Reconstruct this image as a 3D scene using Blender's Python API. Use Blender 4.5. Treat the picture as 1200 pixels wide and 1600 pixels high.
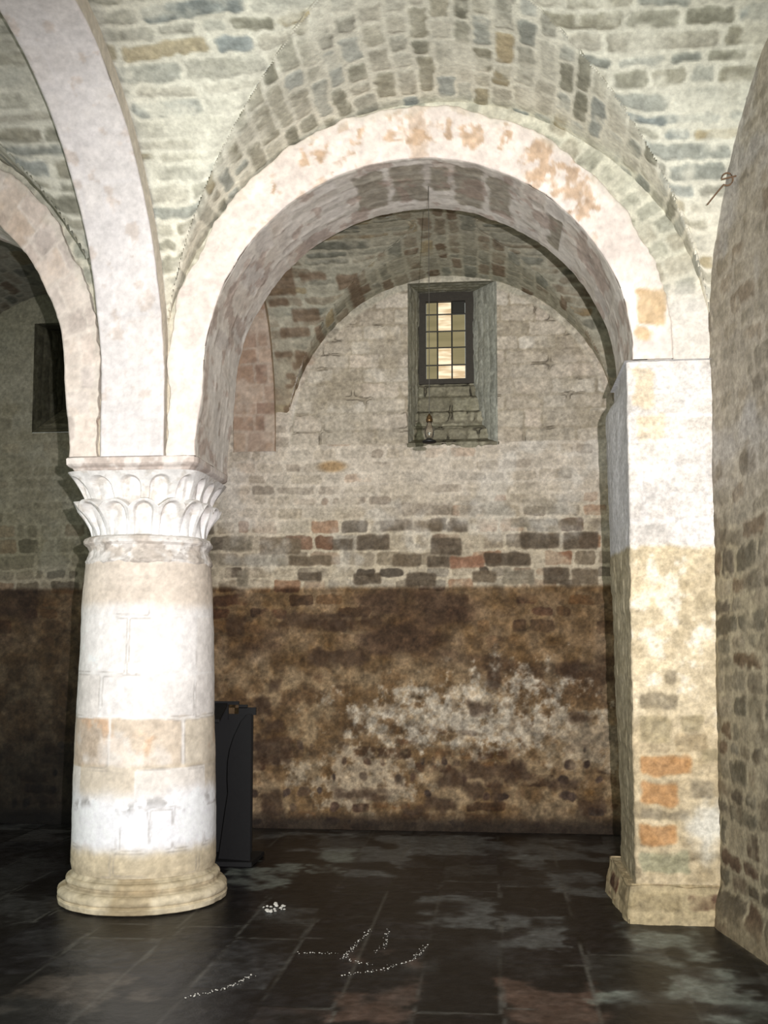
import bpy, bmesh, math, random
import numpy as np
from mathutils import Vector

# ---------------------------------------------------------------- scene, camera, light
S = bpy.context.scene
C = S.collection
for o in list(bpy.data.objects):
    bpy.data.objects.remove(o)
PI = math.pi
F = 1650.0                      # focal length in pixels of the 1200x1600 frame
PITCH = math.radians(4.5)
YAW = math.atan(173 / F * math.cos(PITCH))
cam_d = bpy.data.cameras.new('camera')
cam_d.sensor_fit = 'VERTICAL'
cam_d.sensor_height = 36.0
cam_d.lens = F / 1600 * 36.0
cam_d.shift_y = 80 / 1600
cam_d.clip_end = 100
cam = bpy.data.objects.new('camera', cam_d)
C.objects.link(cam)
cam.location = (0, 0, 1.55)
cam.rotation_euler = (PI / 2 + PITCH, 0, YAW)
S.camera = cam

S.view_settings.view_transform = 'Standard'
S.view_settings.look = 'None'
S.view_settings.gamma = 1.0
S.view_settings.use_curve_mapping = False
S.view_settings.exposure = 0.06

w = bpy.data.worlds.new('world')
S.world = w
w.use_nodes = True
bg = w.node_tree.nodes['Background']
bg.inputs['Color'].default_value = (0.90, 0.95, 0.87, 1)
bg.inputs['Strength'].default_value = 0.55

# the photographer's flash, a hand's breadth right of and above the lens
fl = bpy.data.lights.new('camera_flash', 'SPOT')
fl.energy = 1820
fl.color = (1.0, 0.962, 0.99)
fl.spot_size = math.radians(76)
fl.spot_blend = 1.0
fl.shadow_soft_size = 0.014
flo = bpy.data.objects.new('camera_flash', fl)
C.objects.link(flo)
flo.location = (0.21, 0.0, 1.55 + 0.15)
flo.rotation_euler = (Vector((-0.75, 6.3, 2.25)) - flo.location).to_track_quat('-Z', 'Y').to_euler()

# daylight fill added unseen behind the camera, aimed up to brighten the vault
dl = bpy.data.lights.new('daylight_fill', 'AREA')
dl.shape = 'RECTANGLE'; dl.size = 1.6; dl.size_y = 2.2
dl.energy = 230
dl.color = (0.92, 1.0, 0.90)
dlo = bpy.data.objects.new('daylight_fill', dl)
C.objects.link(dlo)
dlo.location = (-0.9, -2.2, 3.0)
dlo.rotation_euler = (Vector((-0.6, 6.0, 5.2)) - dlo.location).to_track_quat('-Z', 'Y').to_euler()

# ---------------------------------------------------------------- noise and masonry patterns
def rnd3(i, j, k, seed):
    h = (i.astype(np.int64) * 374761393 + j.astype(np.int64) * 668265263 + k.astype(np.int64) * 2147483647 + seed * 974634777) & 0xffffffff
    h = ((h ^ (h >> 13)) * 1274126177) & 0xffffffff
    h = h ^ (h >> 16)
    h = (h * 2246822519) & 0xffffffff
    h = h ^ (h >> 15)
    return (h & 0xffffff) / float(0xffffff)

def vnoise(P, scale, seed=0):
    p = P / scale
    i = np.floor(p); f = p - i; f = f * f * (3 - 2 * f)
    i = i.astype(np.int64)
    x, y, z = i[..., 0], i[..., 1], i[..., 2]
    fx, fy, fz = f[..., 0], f[..., 1], f[..., 2]
    r = 0
    for a in (0, 1):
        wx = fx if a else 1 - fx
        for b in (0, 1):
            wy = fy if b else 1 - fy
            for c in (0, 1):
                wz = fz if c else 1 - fz
                r = r + wx * wy * wz * rnd3(x + a, y + b, z + c, seed)
    return r

def fbm(P, scale, seed=0, octaves=4, gain=0.55):
    r, amp, tot = 0, 1.0, 0
    for o in range(octaves):
        r = r + amp * vnoise(P, scale / 2 ** o, seed + 17 * o)
        tot += amp; amp *= gain
    return r / tot

def sst(a, b, x):
    t = np.clip((x - a) / (b - a), 0, 1)
    return t * t * (3 - 2 * t)

def mix(a, b, t):
    a = np.asarray(a, float); b = np.asarray(b, float)
    if t.ndim < max(a.ndim, b.ndim) or a.ndim <= 1:
        t = t[..., None]
    return a * (1 - t) + b * t

def masonry(P, u, v, seed, row=(0.1, 0.16), ln=(0.18, 0.38), joint=0.014, rad=0.02, warp=0.018, rows=None, ragged=0.010):
    """signed distance to the stone's outline (negative inside), edge-jittered; 4 random numbers per stone"""
    rg = np.random.RandomState(seed)
    uu = u + warp * 2 * (fbm(P, 0.35, seed + 5, 2) - .5) + ragged * 2 * (vnoise(P, 0.035, seed + 6) - .5)
    vv = v + warp * 2 * (fbm(P, 0.45, seed + 7, 2) - .5) + ragged * 2 * (vnoise(P, 0.04, seed + 8) - .5)
    vmin, vmax = float(vv.min()) - .3, float(vv.max()) + .3
    if rows is None:
        vb = [vmin]
        while vb[-1] < vmax:
            vb.append(vb[-1] + rg.uniform(*row))
    else:
        vb = [vmin] + list(rows) + [vmax]
    vb = np.array(vb)
    ri = np.clip(np.searchsorted(vb, vv, 'right') - 1, 0, len(vb) - 2)
    sh = u.shape
    cu = np.zeros(sh); hx = np.zeros(sh)
    R = [np.zeros(sh) for _ in range(5)]
    umin, umax = float(uu.min()) - .5, float(uu.max()) + .5
    for r in range(len(vb) - 1):
        m = ri == r
        l0 = rg.uniform(.7, 1.3)
        ub = [umin - rg.uniform(0, ln[1])]
        while ub[-1] < umax:
            ub.append(ub[-1] + rg.uniform(ln[0], ln[1]) * l0 * (0.55 if rg.rand() < .18 else 1))
        ub = np.array(ub)
        RR = rg.rand(5, len(ub))
        if not m.any():
            continue
        k = np.clip(np.searchsorted(ub, uu[m], 'right') - 1, 0, len(ub) - 2)
        cu[m] = uu[m] - (ub[k] + ub[k + 1]) / 2
        hx[m] = (ub[k + 1] - ub[k]) / 2
        for q in range(5):
            R[q][m] = RR[q][k]
    v0, v1 = vb[ri], vb[ri + 1]
    cv = vv - (v0 + v1) / 2; hy = (v1 - v0) / 2
    # each stone sits a bit smaller, shifted and tilted in its bed
    shr = (R[4] ** 2) * 0.012
    cv = cv + cu * (R[3] - .5) * 0.10
    qx = np.abs(cu) - (hx - joint / 2 - rad - shr); qy = np.abs(cv) - (hy - joint / 2 - rad - shr * .7)
    d = np.sqrt(np.maximum(qx, 0) ** 2 + np.maximum(qy, 0) ** 2) + np.minimum(np.maximum(qx, qy), 0) - rad
    return d, R

def pal(cols, r):
    cols = np.array(cols, float)
    t = r * (len(cols) - 1e-6)
    k = np.floor(t).astype(int)
    k = np.clip(k, 0, len(cols) - 1)
    return cols[k]

def stones(P, u, v, seed, palette, mortar, amp=0.012, edge=0.02, var=14, cover=.9, **kw):
    d, R = masonry(P, u, v, seed, **kw)
    ins = sst(edge * .5, -edge * .5, d)
    col = pal(palette, R[0]) + ((R[1] - .5) * var * 2)[..., None]
    g = (fbm(P, 0.05, seed + 31, 3, .7) - .5)
    col = col + (g * 56)[..., None]
    mo = np.array(mortar, float) + ((fbm(P, 0.08, seed + 33, 3) - .5) * 26)[..., None]
    smear = sst(.52, .68, fbm(P, .22, seed + 35, 4)) * cover
    op = ins * (.42 + .58 * sst(0, .7, R[2])) * (1 - .85 * smear)
    c = mix(mo, col, op)
    h = (sst(0.006, -0.022, d) * amp * .45 * (.3 + .7 * R[2]) * (1 - .7 * smear) + g * .003)
    return c, h, op, d, R

# single stones that stand out, in metres on their own surface (x0, x1, z0, z1, kind)
BW_MID = [(-0.55, -0.28, 2.34, 2.49, 0), (-0.08, 0.31, 2.24, 2.36, 0), (0.23, 0.56, 2.39, 2.53, 0), (0.59, 0.89, 2.38, 2.53, 0), (-1.2, -0.91, 2.39, 2.53, 0), (-0.89, -0.63, 2.24, 2.35, 1), (-0.58, -0.38, 2.23, 2.33, 0), (-1.23, -0.98, 2.09, 2.19, 0), (-0.76, -0.5, 2.07, 2.19, 0), (0.42, 0.64, 2.08, 2.23, 0), (-2.07, -1.7, 2.36, 2.51, 1), (-2.41, -2.13, 2.39, 2.53, 3), (-1.42, -1.23, 2.39, 2.5, 0), (-0.84, -0.35, 2.69, 2.8, 1), (-0.3, 0.14, 2.69, 2.81, 3), (0.25, 0.63, 2.69, 2.82, 3), (-1.0, -0.71, 2.56, 2.66, 0), (-0.4, -0.23, 2.54, 2.64, 0), (-1.8, -1.42, 2.26, 2.35, 1), (0.07, 0.34, 2.08, 2.21, 3), (-0.19, 0.02, 2.1, 2.2, 1), (0.66, 0.89, 2.08, 2.21, 1), (-0.38, -0.09, 2.23, 2.33, 2), (-0.71, -0.52, 1.95, 2.03, 2), (-0.91, -0.72, 1.95, 2.03, 2), (-1.33, -1.23, 1.96, 2.03, 0), (-1.18, -0.94, 1.96, 2.03, 0), (0.71, 0.88, 1.75, 1.87, 0), (-1.72, -1.51, 2.12, 2.2, 0), (-2.44, -1.83, 2.26, 2.34, 3), (-2.27, -2.17, 2.07, 2.23, 3), (-0.69, -0.44, 2.55, 2.65, 1), (0.55, 0.71, 2.56, 2.64, 1), (0.15, 0.33, 2.57, 2.66, 3)]
BW_LOW = [(0.59, 0.79, 0.9, 0.99), (-2.02, -1.84, 0.79, 0.9), (-2.09, -1.79, 0.51, 0.76), (-1.38, -0.92, 0.23, 0.32), (-0.49, -0.23, 0.34, 0.49), (-0.23, 0.29, 0.42, 0.56), (-2.05, -1.85, 0.06, 0.28), (-1.66, -1.13, 1.38, 1.51), (-1.86, -1.23, 1.7, 1.83), (-1.17, -1.0, 1.72, 1.83), (-2.35, -2.19, 1.64, 1.8), (-2.12, -1.96, 0.95, 1.08), (-0.04, 0.08, 0.24, 0.4), (0.46, 0.71, 0.32, 0.42), (0.68, 0.92, 0.13, 0.25), (-0.27, -0.11, 0.24, 0.37), (-0.62, -0.36, 0.14, 0.27), (-0.81, -0.62, 0.11, 0.2), (-1.99, -1.87, 1.13, 1.25), (-0.23, -0.04, 0.97, 1.08), (-0.08, 0.03, 1.19, 1.35), (0.55, 0.72, 1.29, 1.41)]
RING_TAN = [(-0.84, -0.75, 4.55, 4.71), (-0.62, -0.52, 4.58, 4.73), (-0.51, -0.39, 4.54, 4.69), (-0.33, -0.21, 4.57, 4.7), (-0.16, -0.05, 4.53, 4.67), (0.05, 0.13, 4.52, 4.61), (0.18, 0.37, 4.29, 4.54), (0.39, 0.59, 4.16, 4.41), (0.47, 0.62, 4.03, 4.16), (-1.07, -0.99, 4.48, 4.6), (-1.16, -1.09, 4.42, 4.55), (-1.34, -1.29, 4.29, 4.35)]
RING_OR = [(0.84, 0.99, 3.4, 3.63), (0.81, 0.93, 3.3, 3.38), (-0.64, -0.52, 3.97, 4.21)]
PIER = [(0.81, 1.1, 0.82, 0.93, 0), (0.81, 1.03, 0.65, 0.78, 0), (0.81, 1.02, 0.43, 0.54, 0), (0.81, 1.08, 0.28, 0.39, 1), (0.81, 0.99, 1.01, 1.15, 2), (1.04, 1.17, 1.06, 1.15, 2), (1.16, 1.25, 0.89, 0.97, 2), (1.1, 1.23, 0.69, 0.79, 3), (0.81, 1.08, 0.57, 0.62, 3), (0.8, 0.93, 2.92, 3.17, 4), (0.81, 0.98, 2.73, 2.89, 4), (0.81, 1.03, 1.19, 1.28, 3), (0.97, 1.04, 1.33, 1.42, 3)]
PLINTH = [(0.76, 0.97, 0.13, 0.23), (1.13, 1.25, 0.15, 0.25)]
VLT = [(-1.85, -1.58, 4.25, 4.32), (-1.72, -1.48, 4.36, 4.45), (-1.91, -1.75, 4.09, 4.14), (-1.73, -1.64, 4.08, 4.14), (-1.64, -1.47, 3.95, 4.03), (-1.84, -1.73, 3.84, 3.88), (-1.68, -1.56, 3.82, 3.87), (-1.58, -1.21, 4.09, 4.19), (-1.86, -1.66, 3.59, 3.69), (-0.99, -0.89, 4.46, 4.54), (-1.91, -1.74, 4.47, 4.52), (-1.76, -1.66, 3.99, 4.05), (-1.82, -1.74, 3.92, 3.97), (-1.73, -1.23, 4.04, 4.11), (-1.54, -1.23, 4.25, 4.31), (-1.68, -1.63, 3.68, 3.73), (-1.3, -1.12, 4.56, 4.65), (-1.61, -1.38, 4.63, 4.67), (-1.97, -1.66, 4.54, 4.71)]
FLOOR = [(-0.71, -0.37, 4.46, 5.56, 0), (-2.16, -1.7, 4.43, 4.98, 1), (0.02, 0.44, 4.53, 5.12, 0), (0.77, 1.12, 4.88, 5.4, 2), (0.4, 0.66, 4.8, 4.99, 2), (-1.29, -1.12, 4.38, 4.57, 1), (-1.65, -1.5, 4.66, 4.79, 1), (-1.32, -1.04, 7.29, 8.2, 2), (-1.02, -0.64, 7.23, 8.79, 3), (-1.95, -1.14, 8.05, 8.87, 3), (-0.68, 0.02, 8.05, 8.85, 3), (0.02, 0.9, 7.89, 8.79, 3), (-1.84, -1.37, 6.77, 7.66, 2), (0.11, 0.39, 7.54, 8.11, 3), (0.35, 0.69, 6.81, 7.57, 3), (-0.47, -0.02, 5.98, 6.73, 3), (0.01, 0.36, 5.64, 6.3, 3), (0.68, 1.09, 5.49, 6.24, 2), (0.87, 1.15, 4.61, 4.93, 2)]

def blocks(c, P, A_, B_, lst, cols, op=.85, soft=.012, seed=7, jit=.03, where=None, rad=.02):
    j1 = (fbm(P, .09, seed, 3) - .5) * jit; j2 = (fbm(P, .09, seed + 1, 3) - .5) * jit
    inn = fbm(P, .05, seed + 2, 3)
    for t in lst:
        x0, x1, z0, z1 = t[:4]; k = t[4] if len(t) > 4 else 0
        qx = np.abs(A_ + j1 - (x0 + x1) / 2) - ((x1 - x0) / 2 - rad); qz = np.abs(B_ + j2 - (z0 + z1) / 2) - ((z1 - z0) / 2 - rad)
        d = np.sqrt(np.maximum(qx, 0) ** 2 + np.maximum(qz, 0) ** 2) + np.minimum(np.maximum(qx, qz), 0) - rad
        m = sst(soft, -soft, d) * op
        if where is not None: m = m * where
        if m.max() < .01: continue
        c = mix(c, np.array(cols[k], float) + ((inn - .5) * 50)[..., None], m)
    return c

# ---------------------------------------------------------------- materials
def stone_material(name, rough=0.9, bump=0.35, fine=38.0, spec=0.25, streak=0.10):
    m = bpy.data.materials.new(name)
    m.use_nodes = True
    n, l = m.node_tree.nodes, m.node_tree.links
    b = n['Principled BSDF']
    b.inputs['Roughness'].default_value = rough
    b.inputs['Specular IOR Level'].default_value = spec
    at = n.new('ShaderNodeAttribute'); at.attribute_name = 'stone'
    tc = n.new('ShaderNodeTexCoord')
    no = n.new('ShaderNodeTexNoise'); no.inputs['Scale'].default_value = fine; no.inputs['Detail'].default_value = 7; no.inputs['Roughness'].default_value = .65
    l.new(tc.outputs['Object'], no.inputs['Vector'])
    mr = n.new('ShaderNodeMapRange'); mr.inputs['From Min'].default_value = .3; mr.inputs['From Max'].default_value = .7
    mr.inputs['To Min'].default_value = 1 - streak * 1.6; mr.inputs['To Max'].default_value = 1 + streak
    l.new(no.outputs['Fac'], mr.inputs['Value'])
    vm = n.new('ShaderNodeVectorMath'); vm.operation = 'SCALE'
    l.new(at.outputs['Color'], vm.inputs[0]); l.new(mr.outputs['Result'], vm.inputs['Scale'])
    l.new(vm.outputs['Vector'], b.inputs['Base Color'])
    bp = n.new('ShaderNodeBump'); bp.inputs['Strength'].default_value = bump; bp.inputs['Distance'].default_value = .01
    l.new(no.outputs['Fac'], bp.inputs['Height']); l.new(bp.outputs['Normal'], b.inputs['Normal'])
    return m

def plain(name, col, rough=.6, metal=0., noise=0., trans=0., spec=.5):
    m = bpy.data.materials.new(name)
    m.use_nodes = True
    n, l = m.node_tree.nodes, m.node_tree.links
    b = n['Principled BSDF']
    b.inputs['Base Color'].default_value = (*col, 1)
    b.inputs['Roughness'].default_value = rough
    b.inputs['Metallic'].default_value = metal
    b.inputs['Transmission Weight'].default_value = trans
    b.inputs['Specular IOR Level'].default_value = spec
    if noise:
        no = n.new('ShaderNodeTexNoise'); no.inputs['Scale'].default_value = 40; no.inputs['Detail'].default_value = 5
        tc = n.new('ShaderNodeTexCoord'); l.new(tc.outputs['Object'], no.inputs['Vector'])
        bp = n.new('ShaderNodeBump'); bp.inputs['Strength'].default_value = noise; bp.inputs['Distance'].default_value = .004
        l.new(no.outputs['Fac'], bp.inputs['Height']); l.new(bp.outputs['Normal'], b.inputs['Normal'])
        mx = n.new('ShaderNodeMixRGB'); mx.inputs['Color1'].default_value = (*[c * .7 for c in col], 1); mx.inputs['Color2'].default_value = (*[min(1, c * 1.25) for c in col], 1)
        l.new(no.outputs['Fac'], mx.inputs['Fac']); l.new(mx.outputs['Color'], b.inputs['Base Color'])
    return m

M_rubble = stone_material('rubble_stone', bump=.4, streak=.2)
M_plaster = stone_material('limewashed_stone', bump=.12, fine=30, streak=.08)
M_vault = stone_material('vault_stone', bump=.35, fine=34, streak=.13)
M_floor = stone_material('slate_paving', rough=.38, bump=.25, fine=22, spec=.16, streak=.25)
M_iron = plain('rusty_iron', (.20, .12, .07), .8, .3, .6)
M_dark = plain('black_lacquered_board', (.004, .0037, .004), .7, 0, .1, spec=.3)
M_dark2 = plain('charcoal_board', (.007, .0065, .007), .8, 0, .1, spec=.3)
M_lead = plain('lead_came', (.03, .028, .02), .6, .3)
M_brass = plain('dark_brass', (.10, .06, .025), .4, .8)
M_black = plain('black_metal', (.012, .011, .01), .5, .4)
M_cord = plain('grey_cord', (.05, .045, .035), .7)
M_chip = plain('white_plaster', (.55, .53, .48), .95, 0, .6)
M_oak = plain('dark_window_frame', (.045, .038, .028), .8, 0, .4)

# ---------------------------------------------------------------- mesh helpers
def lin(c):
    c = np.clip(c / 255.0, 0.003, .93)
    return np.where(c <= .04045, c / 12.92, ((c + .055) / 1.055) ** 2.4)

def obj(name, me, mat, parent=None, **props):
    o = bpy.data.objects.new(name, me)
    C.objects.link(o)
    if mat: me.materials.append(mat)
    if parent: o.parent = parent
    for k, v in props.items(): o[k] = v
    return o

def empty(name, loc=(0, 0, 0), **props):
    o = bpy.data.objects.new(name, None)
    o.empty_display_size = .1
    C.objects.link(o)
    o.location = loc
    for k, v in props.items(): o[k] = v
    return o

class Acc:
    """collects grids of one object: points, colours, faces"""
    def __init__(s): s.V = []; s.Cc = []; s.Fc = []; s.n = 0
    def grid(s, P, col, keep=None, flip=False):
        m_ = fbm(P, .035, 901, 3, .8) - .5
        m2 = fbm(P, .16, 905, 3, .7) - .5
        q_ = .55 + .45 * sst(215, 170, col.mean(-1))
        col = col * (1 + q_ * (.34 * m_ + .16 * m2))[..., None]
        nv, nu = P.shape[:2]
        idx = (np.arange(nv * nu) + s.n).reshape(nv, nu)
        q = np.stack([idx[:-1, :-1], idx[:-1, 1:], idx[1:, 1:], idx[1:, :-1]], -1)
        if flip: q = q[..., ::-1]
        if keep is not None:
            q = q[keep]
        s.V.append(P.reshape(-1, 3)); s.Cc.append(col.reshape(-1, 3)); s.Fc.append(q.reshape(-1, 4)); s.n += nv * nu
    def mesh(s, name):
        V = np.concatenate(s.V); Cc = np.concatenate(s.Cc); Fc = np.concatenate(s.Fc)
        used = np.zeros(len(V), bool); used[Fc.ravel()] = True
        remap = np.cumsum(used) - 1
        V = V[used]; Cc = Cc[used]; Fc = remap[Fc]
        me = bpy.data.meshes.new(name)
        me.vertices.add(len(V)); me.vertices.foreach_set('co', V.astype(np.float32).ravel())
        me.loops.add(Fc.size); me.loops.foreach_set('vertex_index', Fc.astype(np.int32).ravel())
        me.polygons.add(len(Fc))
        me.polygons.foreach_set('loop_start', np.arange(0, Fc.size, 4, dtype=np.int32))
        me.polygons.foreach_set('loop_total', np.full(len(Fc), 4, np.int32))
        me.polygons.foreach_set('use_smooth', np.ones(len(Fc), bool))
        me.update(calc_edges=True)
        a = me.color_attributes.new('stone', 'FLOAT_COLOR', 'POINT')
        rgba = np.ones((len(V), 4), np.float32); rgba[:, :3] = lin(Cc)
        a.data.foreach_set('color', rgba.ravel())
        me.validate()
        return me

def normals(P):
    du = np.gradient(P, axis=1); dv = np.gradient(P, axis=0)
    n = np.cross(du, dv)
    return n / (np.linalg.norm(n, axis=-1, keepdims=True) + 1e-12)

def axis(a, b, step, extra=()):
    n = max(2, int(round(abs(b - a) / step)) + 1)
    return np.unique(np.concatenate([np.linspace(a, b, n), np.array(extra, float)])) if len(extra) else np.linspace(a, b, n)

def centres(A):
    return (A[:-1, :-1] + A[1:, :-1] + A[:-1, 1:] + A[1:, 1:]) / 4

def rough(P, amp=.012, scale=.35, seed=3):
    return (fbm(P, scale, seed, 3) - .5) * 2 * amp

# ---------------------------------------------------------------- key measures
XC, RI, ZS = -0.46, 1.265, 3.20       # main arch
XL = -3.87                            # arch of the next bay
YF, YB = 6.15, 6.85                   # arcade wall, front and back
YW = 9.17                             # outer wall
CX, CY = -2.18, 6.50                 # column
def wallx(y): return 1.25 + .18 * np.maximum(6.12 - y, 0) * (y > -9) + 0 * y

# ================================================================ FLOOR
def build_floor():
    xs = axis(-5.6, 1.9, .016); ys = axis(2.6, 9.25, .016)
    X, Y = np.meshgrid(xs, ys)
    P = np.stack([X, Y, X * 0], -1)
    lanes = [-5.2, -4.75, -4.3, -3.9, -3.45, -3.05, -2.6, -2.2, -1.76, -1.40, -1.03, -.69, -.36, .02, .43, .84, 1.24, 1.7]
    pal_ = [(21, 20, 22), (26, 24, 26), (34, 33, 35), (23, 21, 22), (42, 42, 43), (30, 27, 27), (52, 52, 51), (25, 24, 26)]
    c, h, ins, d, R = stones(P, Y, X, 11, pal_, (17, 16, 15), amp=.004, edge=.008, var=3, row=(.4, .5), ln=(.45, .95), joint=.008, rad=.012, warp=.012, rows=lanes, ragged=.004)
    # worn reddish slabs near the viewer
    red = ((R[3] > .62) & (Y < 5.35)).astype(float) * ins * sst(5.4, 4.7, Y)
    c = mix(c, np.array([66., 52, 45]), red * sst(.38, .62, fbm(P, .3, 71)) * .6)
    c = blocks(c, P, X, Y, FLOOR, [(96, 76, 66), (88, 80, 72), (138, 146, 138), (104, 107, 106)], .75, seed=300, jit=.16, soft=.03, rad=.03, where=sst(.36, .56, fbm(P, .28, 301, 4)))
    lj = sst(.010, .002, np.abs(X - np.array(lanes)[np.argmin(np.abs(X[..., None] - np.array(lanes)), -1)] + .012 * (fbm(P, .4, 302) - .5)))
    c = mix(c, np.array([92., 90, 84]), lj * sst(.42, .6, fbm(P, .5, 303, 3)) * .6)
    # dusty, scuffed blotches
    d1 = sst(.53, .70, fbm(P * np.array([1, .6, 1]), .42, 72, 4))
    c = mix(c, np.array([66., 68, 68]), d1 * .45 * (.3 + .9 * R[1]))
    far = sst(7.6, 8.9, Y)
    c = mix(c, np.array([78., 78, 76]), far * sst(.40, .62, fbm(P, .3, 73)) * .75 * ins)
    # pale dust by the right pier
    pd = sst(.75, .25, np.hypot((X - 1.08) / .8, (Y - 5.25) / 1.1)) * sst(.42, .6, fbm(P, .35, 74))
    c = mix(c, np.array([122., 128, 122]), pd * .8)
    # lime mortar rubbed along the foot of the pier and of the right wall
    foot = sst(.13, .02, np.abs(np.minimum(wallx(Y) - X, 9)) + .06 * fbm(P, .1, 75)) * (Y < 6.2)
    c = mix(c, np.array([140., 128, 105]), foot * .8)
    ringd = np.abs(np.hypot(X - CX, Y - CY) - .50)
    c = mix(c, np.array([70., 64, 55]), sst(.10, .0, ringd) * .6)
    # pale cracks and joint filling
    jo = sst(.010, .0, np.abs(d - .001)) * sst(.54, .64, fbm(P, .5, 76, 2)) * (Y < 7.2)
    c = mix(c, np.array([96., 96, 92]), jo * .7)
    c = mix(c, np.array([8., 8, 8]), sst(9.03, 9.08, Y))            # shadow at the wall foot painted black over a shallow channel
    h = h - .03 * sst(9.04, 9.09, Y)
    P[..., 2] = h - .004
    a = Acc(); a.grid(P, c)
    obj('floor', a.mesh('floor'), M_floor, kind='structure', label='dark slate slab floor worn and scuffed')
build_floor()

# ================================================================ BACK WALL
NX0, NX1, NZ0, NZ1 = -.745, .042, 3.335, 4.775        # window niche in the wall face
LX0, LX1, LZ0, LZ1 = -4.20, -3.50, 3.50, 4.52         # blocked niche of the next bay
def wall_colour(P, X, Z, seed):
    # coursed rubble
    pa = [(140, 126, 106), (154, 140, 118), (168, 154, 132), (120, 108, 92), (158, 148, 132), (112, 98, 82), (174, 160, 138), (160, 128, 102)]
    c, h, ins, d, R = stones(P, X, Z, seed, pa, (196, 182, 158), amp=.016, edge=.012, row=(.085, .15), ln=(.17, .36), joint=.022, rad=.025, warp=.022, var=10)
    n1 = fbm(P, .5, seed + 1, 4); n2 = fbm(P, .16, seed + 2, 4); n3 = fbm(P, .9, seed + 3, 3)
    # dark stones of the middle courses
    mid = sst(2.0, 2.08, Z) * sst(3.0, 2.7, Z)
    c = mix(c, np.array([84., 74, 62]), ins * (R[1] > .72) * mid * (.45 + .5 * R[2]) * sst(2.95, 2.5, Z + .25 * (n1 - .5)))
    c = mix(c, np.array([128., 92, 70]), ins * (R[1] < .10) * mid * .7)
    c = blocks(c, P, X, Z, BW_MID, [(88, 76, 62), (110, 96, 78), (136, 98, 76), (134, 124, 106)], .85, seed=seed + 60)
    # limewash over the upper wall
    wash = sst(2.42, 3.0, Z + .7 * (n1 - .5) + .35 * (n2 - .5))
    wc = np.array([208., 196, 180]) + ((n2 - .5) * 60)[..., None] + ((n3 - .5) * 40)[..., None]
    c = mix(c, wc, wash * (.84 - .26 * ins))
    c = mix(c, np.array([222., 218, 210]), sst(.54, .66, fbm(P, .33, seed + 9)) * sst(2.1, 2.3, Z) * .35)
    # greenish tint, stronger higher up
    c = mix(c, np.array([178., 178, 158]), sst(3.9, 4.7, Z) * .5)
    # soot brown bare wall below
    low = sst(2.09, 2.04, Z + .03 * (n2 - .5))
    bc = np.array([126., 102, 74])
    sd = pal([(74, 54, 38), (92, 68, 46), (110, 80, 52), (66, 48, 36), (128, 96, 64), (84, 58, 42)], R[0])
    b = mix(bc + ((n2 - .5) * 110)[..., None], sd + ((n2 - .5) * 60)[..., None], ins * (.15 + .7 * (R[2] > .5)) * (.2 + .8 * np.maximum(sst(1.5, 1.9, Z), sst(1.0, .4, Z))))
    b = mix(b, np.array([70., 52, 40]), sst(.52, .70, fbm(P * np.array([.55, 1, 1.3]), .42, seed + 12)) * .75 * sst(.9, 1.7, Z + .3 * n1))
    b = mix(b, np.array([160., 138, 106]), sst(.47, .60, n2) * sst(1.60, 1.15, Z) * .55)
    # salt efflorescence low on the wall
    n4 = fbm(P, .09, seed + 4, 4, .7)
    e = sst(1.0, .35, np.hypot((X + .30) / 1.05, (Z - 1.0 - .10 * X) / .36) + 2.6 * (n4 - .5) + .9 * (n1 - .5))
    e2 = sst(1.0, .4, np.hypot((X + 1.15) / .6, (Z - .42) / .30) + 2.6 * (n4 - .5))
    e3 = sst(1.0, .4, np.hypot((X - .75) / .5, (Z - .75) / .32) + 2.6 * (n4 - .5))
    b = mix(b, np.array([218., 208, 190]), e * (.40 + .35 * sst(.35, .6, fbm(P, .05, seed + 5, 3))))
    b = mix(b, np.array([186., 170, 146]), np.maximum(e2 * .7, e3 * .6))
    # dark cobbles showing near the foot
    g, gh, gi, gd, GR = stones(P, X, Z, seed + 50, [(60, 46, 38), (74, 54, 42), (52, 42, 36)], (120, 96, 70), amp=.02, row=(.10, .14), ln=(.1, .2), joint=.05, rad=.035, warp=.05)
    b = mix(b, g, gi * (GR[1] > .45) * sst(.95, .55, Z + .5 * (n1 - .5)) * .9)
    n5 = fbm(P, .07, seed + 14, 4, .8) - .5
    b = b * (.93 + .8 * n5)[..., None]
    b = blocks(b, P, X, Z, BW_LOW, [(66, 50, 38)], .72, seed=seed + 70, jit=.14, soft=.03, rad=.03)
    b = mix(b, np.array([40., 33, 28]), sst(.16, .02, Z) * .8)  # shadow band along the wall foot, painted into the colour
    c = mix(c, b, low)
    # neighbouring bay: darker colour, more so towards the foot
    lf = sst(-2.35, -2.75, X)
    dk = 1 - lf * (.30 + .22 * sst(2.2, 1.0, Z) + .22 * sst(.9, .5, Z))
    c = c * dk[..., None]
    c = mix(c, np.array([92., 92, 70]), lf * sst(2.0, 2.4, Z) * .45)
    h = h * (1 - .45 * wash) + rough(P, .012, .4, seed) - .006 * low * (n2 - .5) * 3
    return c, h

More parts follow.
